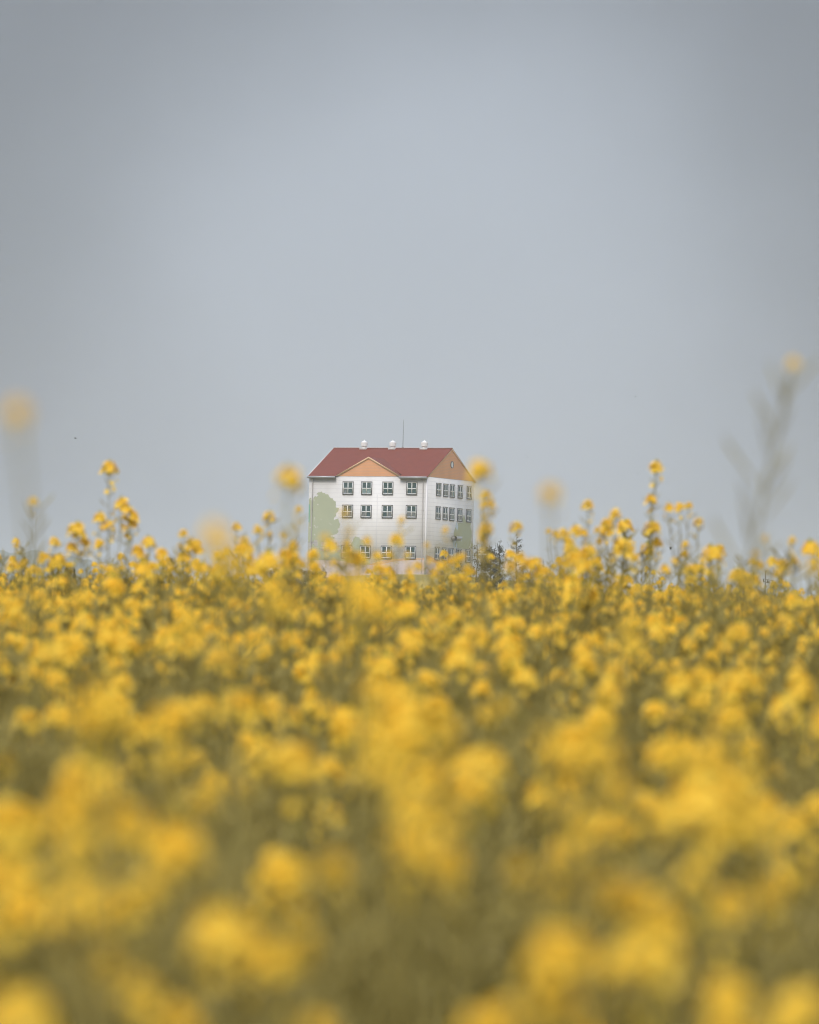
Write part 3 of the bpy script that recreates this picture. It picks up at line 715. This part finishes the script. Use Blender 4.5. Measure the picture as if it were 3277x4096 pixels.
# ---- tall and individually recognisable plants
HEROES = [
  ('tallest rapeseed stalk left of the building, one head high above the others', [(-1.38,26.0,2.52,1.18),(-1.417,26.0,2.287,0.95),(-1.371,26.0,2.248,0.9),(-1.414,26.0,2.166,0.78)], {}),
  ('rapeseed plant with two big heads side by side, just right of the tallest left stalk', [(-1.37,27.0,2.383,1.22),(-1.325,27.0,2.333,1.25),(-1.314,27.0,2.293,0.81)], {}),
  ('rapeseed plant with a broad flat topped flower head left of the tallest left stalk', [(-1.46,25.0,2.202,1.26),(-1.435,25.0,2.15,0.71),(-1.478,25.0,2.122,0.86),(-1.415,25.0,2.142,0.63)], {}),
  ('low rapeseed plant with a small round head over a wide one near the left edge', [(-1.741,28.0,2.222,0.81),(-1.797,28.0,2.144,0.97),(-1.726,28.0,2.133,1.32)], {}),
  ('single slender rapeseed stalk with wispy pods under one head near the left edge', [(-1.054,16.0,2.023,0.44)], {'pods': 1}),
  ('tiny lone flower head on a thin stalk above the hills at the left edge', [(-1.657,24.0,2.1,0.36),(-1.665,24.0,2.012,0.83),(-1.637,24.0,2.018,0.68)], {}),
  ('rapeseed plant with two stepped heads midway between the left stalks and the building', [(-1.236,27.0,2.206,1.05),(-1.288,27.0,2.166,0.85),(-1.273,27.0,2.135,0.85)], {}),
  ('thin rapeseed plant with a small top head right of the stepped pair', [(-0.951,24.0,2.165,0.6),(-0.922,24.0,2.131,0.6),(-0.964,24.0,2.112,0.42)], {}),
  ('very blurred pale flower head rising over the field left of the building', [(-0.155,4.6,1.624,0.55),(-0.142,4.6,1.607,0.38)], {}),
  ('small open rapeseed plant with two heads left of the building', [(-0.79,26.0,2.259,0.69),(-0.752,26.0,2.194,0.78),(-0.777,26.0,2.158,0.65)], {}),
  ('rapeseed plant with two staggered heads close to the left wall of the building', [(-0.593,24.0,2.245,0.87),(-0.637,24.0,2.187,0.69),(-0.587,24.0,2.168,0.39)], {}),
  ('slim rapeseed stalk with a tiny top head beside the left wall of the building', [(-0.409,21.0,2.181,0.45),(-0.464,21.0,2.083,0.42),(-0.438,21.0,2.017,0.92)], {}),
  ('soft round yellow flower ball on a tall stalk beside the left end of the roof', [(-0.205,9.5,1.864,0.89)], {}),
  ('rapeseed stalk with two heads in front of the leftmost middle window', [(-0.137,12.0,1.884,0.33),(-0.126,12.0,1.843,0.35),(-0.177,12.0,1.83,0.38)], {}),
  ('small flower head in front of the wall below the rightmost front window', [(-0.026,19.0,2.089,0.43),(-0.041,19.0,2.022,0.74)], {}),
  ('rapeseed head in front of the lower wall between the first two windows', [(-0.139,19.0,2.014,0.55),(-0.162,19.0,1.956,0.95)], {}),
  ('small flower head crossing the building corner drainpipe', [(0.127,20.0,2.087,0.4),(0.063,20.0,2.03,0.33)], {}),
  ('rapeseed head in front of the painted fence on the building', [(-0.404,24.0,2.092,0.81),(-0.392,24.0,2.04,0.68)], {}),
  ('soft round yellow flower ball on a tall stalk just right of the gable', [(0.117,9.5,1.884,0.75)], {}),
  ('tall rapeseed plant with stacked heads right beside the gable wall', [(0.267,20.0,2.211,0.68),(0.284,20.0,2.182,0.65),(0.257,20.0,2.178,0.35),(0.266,20.0,2.093,0.88),(0.26,20.0,2.06,0.6)], {}),
  ('rapeseed plant whose head hangs over the young tree top', [(0.469,25.0,2.255,0.88)], {}),
  ('pale blurred flower ball on a leaning stalk between the trees and the right stalks', [(0.152,6.2,1.725,0.37)], {'lean': 0.1}),
  ('rapeseed plant with one small airy head above the field right of the young trees', [(0.751,24.0,2.326,0.75),(0.738,24.0,2.204,0.72),(0.759,24.0,2.129,1.05)], {}),
  ('bushy rapeseed plant with one arm stretched out to the left', [(0.684,25.0,2.227,1.07),(0.729,25.0,2.244,0.91),(0.613,25.0,2.239,0.41),(0.646,25.0,2.229,0.53),(0.708,25.0,2.186,0.78)], {}),
  ('rapeseed plant with heads stepping up to the right beside the three headed stalk', [(0.866,24.0,2.287,0.87),(0.833,24.0,2.249,0.78),(0.795,24.0,2.218,0.45),(0.806,24.0,2.172,0.51),(0.907,24.0,2.153,1.58)], {}),
  ('tall rapeseed stalk with three heads stacked above each other on the right', [(1.12,26.0,2.571,1.08),(1.1,26.0,2.42,0.91),(1.107,26.0,2.293,1.24),(1.134,26.0,2.228,0.82)], {}),
  ('rapeseed plant with three small heads in a level row on the right', [(1.183,26.0,2.386,0.75),(1.233,26.0,2.389,0.75),(1.279,26.0,2.401,0.55)], {}),
  ('rapeseed stalk with a drooping head right of the level row of three', [(1.321,26.0,2.325,0.75),(1.264,26.0,2.218,0.65),(1.26,26.0,2.177,0.69)], {}),
  ('feathery rapeseed stalk full of seed pods, tallest on the right edge', [(0.501,7.5,1.95,0.29)], {'pods': 2, 'basex': 0.174}),
  ('small blurred flower head in front of the feathery podded stalk', [(0.875,14.0,1.908,0.33),(0.858,14.0,1.87,0.4)], {}),
  ('single small flower head right of the feathery podded stalk', [(1.344,20.0,2.075,0.5),(1.361,20.0,2.005,0.57)], {}),
  ('rapeseed plant beside the utility pole with its head at field height', [(1.642,25.0,2.117,0.94),(1.625,25.0,2.08,0.71)], {}),
  ('large pale flower blur half cut by the right edge', [(0.533,7.5,1.686,0.4)], {}),
  ('group of tiny distant rapeseed buds left of the feathery stalk', [(1.599,29.0,2.29,0.44),(1.549,29.0,2.248,0.69),(1.529,29.0,2.294,0.33),(1.493,29.0,2.221,0.36)], {}),
  ('very near pale flower blur with podded stem at the left edge', [(-0.28,4.0,1.697,0.26)], {'pods': -1}),
  ('near rapeseed plant with a wide blurred head in the left middle of the field', [(-0.264,5.0,1.494,0.66),(-0.283,5.0,1.476,0.47),(-0.253,5.0,1.479,0.38)], {}),
  ('near rapeseed plant with the widest bright head in the centre of the field', [(0.004,5.0,1.485,1.04),(-0.023,5.0,1.508,0.53),(0.035,5.0,1.475,0.47)], {}),
  ('near rapeseed plant with twin bright heads low on the left', [(-0.153,3.8,1.398,0.79),(-0.182,3.8,1.414,0.52),(-0.161,3.8,1.38,0.43)], {}),
  ('near rapeseed plant with an arching head at the far left', [(-0.222,3.8,1.422,0.57),(-0.242,3.8,1.41,0.29)], {}),
  ('near rapeseed plant with a boxy bright head right of centre', [(0.148,4.3,1.46,0.59),(0.123,4.3,1.459,0.38),(0.163,4.3,1.434,0.35)], {}),
  ('near rapeseed plant with the largest bright head on the right', [(0.228,4.3,1.428,1.0),(0.254,4.3,1.441,0.54),(0.202,4.3,1.414,0.49)], {}),
  ('rapeseed plant with a small ball head in the middle right of the field', [(0.108,4.3,1.474,0.22),(0.107,4.3,1.431,0.2),(0.122,4.3,1.427,0.19)], {}),
  ('rapeseed plant with an angular small head below the young trees', [(0.114,6.5,1.491,0.45),(0.091,6.5,1.482,0.37)], {}),
  ('rapeseed plant with two small heads above each other in the lower right', [(0.123,3.8,1.421,0.23),(0.123,3.8,1.409,0.24)], {}),
  ('rapeseed plant with a tall oblong head under the right stalks', [(0.31,8.0,1.605,0.55),(0.321,8.0,1.581,0.5),(0.298,8.0,1.665,0.3)], {}),
  ('near rapeseed plant with one lone bright head on the lower left', [(-0.193,3.4,1.377,0.41),(-0.179,3.4,1.366,0.19)], {}),
  ('near rapeseed plant with the brightest head in the lower left centre', [(-0.105,3.4,1.358,0.68),(-0.081,3.4,1.348,0.43)], {}),
  ('near rapeseed plant with drooping heads near the bottom left', [(-0.154,3.4,1.321,0.45),(-0.176,3.4,1.334,0.32)], {}),
  ('near rapeseed plant with a bright head on the centre axis of the lower field', [(0.013,3.8,1.4,0.45),(0.001,3.8,1.425,0.45),(0.03,3.8,1.387,0.36)], {}),
  ('near rapeseed plant with a bright triangular head on the lower right', [(0.194,3.8,1.384,0.38)], {}),
  ('near rapeseed plant with a curved chain of heads in the lower right centre', [(0.149,3.8,1.373,0.62),(0.17,3.8,1.354,0.43),(0.136,3.8,1.376,0.31)], {}),
  ('near rapeseed plant with a wide pale head low in the centre right', [(0.094,3.4,1.352,0.64),(0.082,3.4,1.338,0.43)], {}),
  ('near rapeseed plant with a wide golden head low on the right', [(0.152,3.4,1.351,0.7),(0.131,3.4,1.346,0.43)], {}),
  ('rapeseed plant with a bright head near the lower right edge', [(0.247,3.8,1.375,0.38),(0.266,3.8,1.389,0.29)], {}),
  ('near rapeseed plant with golden head in the bottom left corner', [(-0.223,3.4,1.309,0.6)], {}),
  ('near rapeseed plant with golden heads in the bottom right corner', [(0.236,3.4,1.32,0.7),(0.194,3.4,1.328,0.6)], {}),
  ('near rapeseed plant with golden heads on the bottom edge left of the right corner', [(0.06,3.4,1.314,0.47),(0.046,3.4,1.306,0.38)], {}),
  ('rapeseed plant with a round pale head in the upper left field', [(-0.346,9.0,1.615,0.54),(-0.355,9.0,1.595,0.4)], {}),
  ('rapeseed plant with a glowing blurred head just below the building', [(-0.043,6.5,1.608,0.69),(-0.143,6.5,1.603,0.53)], {}),
  ('rapeseed plant with soft wide heads in the centre left of the field', [(-0.173,4.3,1.451,0.4),(-0.152,4.3,1.419,0.3),(-0.115,4.3,1.454,0.22)], {}),
  ('rapeseed plant with a soft bright head left of the centre axis', [(-0.007,4.3,1.441,0.4),(-0.026,4.3,1.447,0.4),(0.005,4.3,1.425,0.35)], {}),
  ('rapeseed plant with a blurred pale head at the right edge middle', [(0.275,5.0,1.467,0.38),(0.301,5.0,1.461,0.41)], {}),
  ('rapeseed plant with a bright head cut by the left edge', [(-0.267,3.8,1.394,0.29)], {}),
  ('rapeseed plant with small separate heads in the lower centre', [(-0.069,3.8,1.379,0.31),(-0.088,3.8,1.368,0.24),(-0.045,3.8,1.386,0.41),(-0.062,3.8,1.339,0.29)], {}),
  ('rapeseed plant whose heads cover the left foot of the painted tree', [(-0.332,20.0,1.99,0.65),(-0.328,20.0,1.946,0.6),(-0.377,20.0,1.958,0.57)], {}),
  ('rapeseed plant with crowded heads over the first ground floor window', [(-0.208,19.0,2.007,0.48),(-0.202,19.0,1.979,0.69),(-0.183,19.0,1.962,0.69),(-0.248,19.0,1.94,0.5)], {}),
  ('rapeseed plant between the second and third ground floor windows', [(-0.109,20.0,1.992,0.57),(-0.108,20.0,1.948,0.73),(-0.076,20.0,1.938,0.73),(-0.068,20.0,1.996,0.45)], {}),
  ('rapeseed plant at the last ground floor window of the front wall', [(-0.003,20.0,1.998,0.4),(0.033,20.0,1.956,0.63),(0.006,20.0,1.936,0.5)], {}),
  ('rapeseed plant spreading in front of the foot of the side wall', [(0.107,19.0,1.938,0.69),(0.144,19.0,1.952,0.5),(0.089,19.0,1.911,0.6),(0.072,19.0,1.953,0.36)], {}),
  ('rapeseed plant at the far windows of the side wall with several small heads', [(0.172,20.0,1.984,0.53),(0.187,20.0,1.995,0.48),(0.208,20.0,1.949,0.58)], {}),
  ('bushy rapeseed plant hiding the lower half of the open young tree', [(0.357,20.0,1.963,0.63),(0.39,20.0,1.994,0.7),(0.41,20.0,1.97,0.75)], {}),
  ('rapeseed plant sloping down to the right below the thin sapling', [(0.432,20.0,1.977,0.7),(0.469,20.0,1.952,0.7),(0.494,20.0,1.946,0.5)], {}),
  ('large soft flower blur under the first ground floor window', [(-0.061,6.8,1.629,0.64)], {}),
  ('low rapeseed plant under the tallest left stalk', [(-1.249,24.0,1.997,0.69),(-1.295,24.0,2.019,0.45),(-1.206,24.0,2.012,0.54)], {}),
  ('row of even heads on one rapeseed plant in the gap left of the building', [(-1.081,24.0,2.024,0.69),(-1.036,24.0,2.041,0.69),(-0.995,24.0,2.016,0.6)], {}),
  ('rapeseed plant with close heads right of the stepped pair', [(-0.919,23.0,2.032,0.66),(-0.89,23.0,2.035,0.43),(-0.853,23.0,2.005,0.66)], {}),
  ('bright crowded rapeseed plant behind the very blurred pale head', [(-0.705,22.0,2.043,0.77),(-0.739,22.0,2.026,0.72),(-0.613,22.0,2.017,0.66),(-0.671,22.0,1.998,0.69)], {}),
  ('bright rapeseed plant against the left edge of the building wall', [(-0.458,21.0,2.011,0.74),(-0.426,21.0,2.048,0.61),(-0.419,21.0,2.002,0.74),(-0.52,21.0,2.02,0.4)], {}),
  ('rapeseed plant filling the gap under the stalk with three stacked heads', [(0.99,22.0,2.009,0.77),(0.874,22.0,2.053,0.55),(1.03,22.0,2.045,0.47)], {}),
  ('rapeseed plant with paired heads left of the tiny distant buds', [(1.14,23.0,2.043,0.81),(1.181,23.0,2.042,0.81),(1.222,23.0,2.02,0.66)], {}),
  ('low rapeseed plant at the foot of the feathery podded stalk', [(1.277,22.0,2.0,0.77),(1.33,22.0,2.046,0.52),(1.361,22.0,2.039,0.52)], {}),
  ('rapeseed plant under the bushy one with the stretched arm', [(0.72,22.0,2.034,0.64),(0.626,22.0,2.079,0.77),(0.589,22.0,2.03,0.77)], {}),
]
def to_matrix(m, loc, s):
    M = Matrix([[m[0][0] * s, m[0][1] * s, m[0][2] * s, loc[0]], [m[1][0] * s, m[1][1] * s, m[1][2] * s, loc[1]], [m[2][0] * s, m[2][1] * s, m[2][2] * s, loc[2]], [0, 0, 0, 1]])
    return M
hero_xy = []
def hero(idx, label, heads, opt):
    rs = np.random.default_rng(500 + idx)
    H = np.array([h[:3] for h in heads]); S = [h[3] for h in heads]
    d = H[:, 1].mean(); cx = H[:, 0].mean()
    k = int(np.argmax(H[:, 2])); hx = H[k, 0] * .5 + cx * .5 + rs.normal() * .03 + (opt.get('lean', 0))
    if 'basex' in opt: hx = opt['basex']
    near = d < 12
    H[:, 1] += rs.uniform(-.05, .05, len(H)) * (1.0 if near else 1.5)
    by = d; bz = float(ground_z(hx, by))
    hero_xy.append((hx, by))
    T = empty('rapeseed_plant', (hx, by, bz)); tag(T, label, 'rapeseed plant')
    # extra low heads that fill out the plant inside the field
    HL = [h - [hx, by, bz] for h in H]; SL = list(S)
    canopy = 1.16
    extra = 2 if d > 12 else 0
    if opt.get('pods', 0) > 1: extra = 0
    for _ in range(extra):
        a = rs.uniform(0, 6.28); r = rs.uniform(.06, .16)
        HL.append(np.array([r * math.cos(a), r * math.sin(a), canopy - rs.uniform(.02, .22)])); SL.append(rs.uniform(.75, 1.05))
    if 14 < d: SL = [s_ * 1.2 for s_ in SL]
    if d < 5.5 and 'pods' not in opt and H[:, 2].max() < 1.58:      # near plants: dense groups of heads
        for h_, s_ in list(zip(HL, SL)):
            if rs.random() < .5:
                HL.append(h_ + np.array([rs.normal() * .028, rs.normal() * .06, -abs(rs.normal()) * .03 - .005])); SL.append(s_ * rs.uniform(.7, 1.0))
    gs, gp, gl, axes = plant_geo((0, 0, 0), HL, rs, pods=opt.get('pods', 0) + (1 if d > 12 else .45), leaves=5, bare=0)
    A = gp.arrays(); gs.join((A[0], A[1], A[2] * 0 + 1))
    mesh_obj('stem', fast_mesh('stem', *gs.arrays(), [M_stem, M_pod]), T)
    mesh_obj('leaves', fast_mesh('leaves', *gl.arrays(), [M_leaf]), T)
    for h, s, ax in zip(HL, SL, axes):
        hi = rs.integers(0, NH)
        if s > .95: hi = rs.choice([0, 2, 4, 5])
        if d > 14: hi = rs.choice([0, 1, 3, 4])
        ax = np.asarray(ax) * .5 + np.array([0, 0, .5])
        o = mesh_obj('flower_head', HEAD_ME[hi], T)
        o.matrix_basis = to_matrix(axis_matrix(ax, rs.uniform(0, 6)), h, min(max(s, .3), 1.8) * 1.05)
for i, (lab, hs_, opt) in enumerate(HEROES): hero(i, lab, hs_, opt)

# ---- plant variants
NV = 12
VARS = []
for v in range(NV):
    rs = np.random.default_rng(900 + v)
    nh = (1, 1, 1, 2, 2, 3, 3, 4, 4, 5, 5, 6)[v]
    HL = [np.array([rs.normal() * .02, rs.normal() * .02, 1.16])]
    for i in range(nh - 1):
        a = i * 2.4 + rs.uniform(-.5, .5); r = rs.uniform(.06, .17)
        HL.append(np.array([r * math.cos(a), r * math.sin(a), 1.16 - rs.uniform(.02, .34)]))
    SL = [rs.uniform(.7, 1.2) for _ in HL]
    gs, gp, gl, axes = plant_geo((0, 0, 0), HL, rs, leaves=12, bare=4)
    gs2, gp2, gl2, _ = plant_geo((0, 0, 0), HL, np.random.default_rng(900 + v + 50), leaves=6, lod=1, bare=4)
    hidx = rs.integers(0, NH, len(HL)); spin = rs.uniform(0, 6, len(HL))
    mats_ = [axis_matrix(np.asarray(ax) * .5 + np.array([0, 0, .5]), s) for ax, s in zip(axes, spin)]
    if v == 0: hidx = hidx[:0]          # one kind has already gone over to pods
    # joined low detail version for the mass of the field
    g = G()
    A = gs2.arrays(); g.join((A[0], A[1], A[2] * 0 + 2)); A = gp2.arrays(); g.join((A[0], A[1], A[2] * 0 + 4)); A = gl2.arrays(); g.join((A[0], A[1], A[2] * 0 + 3))
    for h, s, hi, m_ in zip(HL, SL, hidx, mats_): g.join(HEADS_LO[hi], m_ * s, h)
    A = gp.arrays(); gs.join((A[0], A[1], A[2] * 0 + 1))
    VARS.append(dict(stem=fast_mesh('stem', *gs.arrays(), [M_stem, M_pod]),
                     leaves=fast_mesh('leaves', *gl.arrays(), [M_leaf]), heads=[(h, s, hi, m_) for h, s, hi, m_ in zip(HL, SL, hidx, mats_)], lod=g.arrays()))

# ---- where they stand
pts = []
cell = .228
for j, yy in enumerate(np.concatenate([np.arange(2.3, 14, cell), np.arange(14, 30, cell * 1.02), np.arange(30, 63, cell * 1.25)])):
    hin = .074 * yy + (1.5 if yy < 30 else .8); hw = hin + (3.2 if yy < 40 else 2.0)
    for xx in np.arange(-hw, hw, cell * (1 if yy < 30 else 1.15)):
        if rng.random() < (.15 if abs(xx) < hin else .5): continue
        x_ = xx + rng.uniform(-.09, .09); y_ = yy + rng.uniform(-.09, .09)
        pts.append((x_, y_))
pts = np.array(pts)
HX = np.array(hero_xy)
dd = np.array([np.min(np.hypot(p[0] - HX[:, 0], p[1] - HX[:, 1])) for p in pts])
pts = pts[dd > .07]
in_view = np.abs(pts[:, 0]) < .073 * pts[:, 1] + .05
order = np.argsort(pts[:, 1] + np.where(in_view, 0, 1000))
N_IND = 300 - len(HEROES)
ind = set(order[:N_IND].tolist())
protos = {}
GROUP = 'rapeseed plants making up the near part of the field'
GLABEL = 'leafy rapeseed plant with several yellow flower heads, blurred among its look-alikes in the near field'
def height_scale(x, y):
    patch = .05 * math.sin(x * 3.1 + y * 1.3) + .04 * math.sin(x * 1.3 - y * .9 + 2)
    tall = rng.exponential(.085) if rng.random() < ((.12 if y > 20 and x / y < .010 else .07) if (y > 8 and -.020 < x / y < .021) else (.06 if x / y < -.052 else .30 if 15 < y < 36 else .15)) else 0
    if y > 34: tall *= 1.1
    return .955 + patch * .8 + rng.normal() * .06 + min(tall, .28)
mass = G()
def copy_plant(v):
    if v not in protos:
        V = VARS[v]
        T = empty('rapeseed_plant'); tag(T, GLABEL, 'rapeseed plant', GROUP)
        kids = [mesh_obj('stem', V['stem'], T), mesh_obj('leaves', V['leaves'], T)]
        for h, s, hi, m_ in V['heads']:
            o = mesh_obj('flower_head', HEAD_ME[hi], T); o.matrix_basis = to_matrix(m_, h, s); kids.append(o)
        protos[v] = (T, kids); return T
    T0, kids = protos[v]
    T = T0.copy(); col.objects.link(T)
    for kd in kids:
        c = kd.copy(); col.objects.link(c); c.parent = T
    return T
for i, (x, y) in enumerate(pts):
    fl = .5 + .5 * math.sin(x * 2.3 + 1.2 * math.sin(y * .9)) * math.sin(y * 1.15 + 1.5 * x)
    v = int(np.clip(rng.normal(NV * (.06 + .72 * fl), 2.2) * (.20 if y < 5.5 else .30 if y < 8 else .40 if y < 14 else .57 if y < 26 else .74), 0, NV - 1)); a = rng.uniform(0, 6.283)
    hs_ = height_scale(x, y)
    z = float(ground_z(x, y))
    if y < 14: hs_ = min(hs_, 1.0 if y < 9 else 1.02)
    if i in ind:
        T = copy_plant(v); T.location = (x, y, z); T.rotation_euler = (rng.normal() * .03, rng.normal() * .03, a); T.scale = (1, 1, hs_)
        T.scale = (hs_, hs_, hs_)
    else:
        mass.join(VARS[v]['lod'], rot_z(a) * hs_, (x, y, z))
fm = mesh_obj('rapeseed_field', fast_mesh('rapeseed_field', *mass.arrays(), [M_petal, M_bud, M_stem, M_leaf, M_pod]))
tag(fm, 'dense mass of yellow flowering rapeseed further up the field', 'rapeseed', kind='stuff')
print('plants', len(pts), 'individuals', len(ind), 'mass faces', len(fm.data.polygons))

# ------------------------------------------------------------------ haze
def haze():
    g = G(); g.box(-3600, 3600, -320, 7600, -40, 175)
    m = bpy.data.materials.new('haze'); m.use_nodes = True; N = m.node_tree.nodes
    for n in list(N):
        if n.type != 'OUTPUT_MATERIAL': N.remove(n)
    pv = N.new('ShaderNodeVolumePrincipled'); pv.inputs['Color'].default_value = (.86, .90, .95, 1)
    pv.inputs['Density'].default_value = HAZE; pv.inputs['Anisotropy'].default_value = 0.2
    m.node_tree.links.new(pv.outputs[0], [n for n in N if n.type == 'OUTPUT_MATERIAL'][0].inputs['Volume'])
    o = mesh_obj('haze', fast_mesh('haze', *g.arrays(), [m])); tag(o, 'thin pale haze over the field and hills', kind='stuff')
HAZE = 1.5e-4
haze()
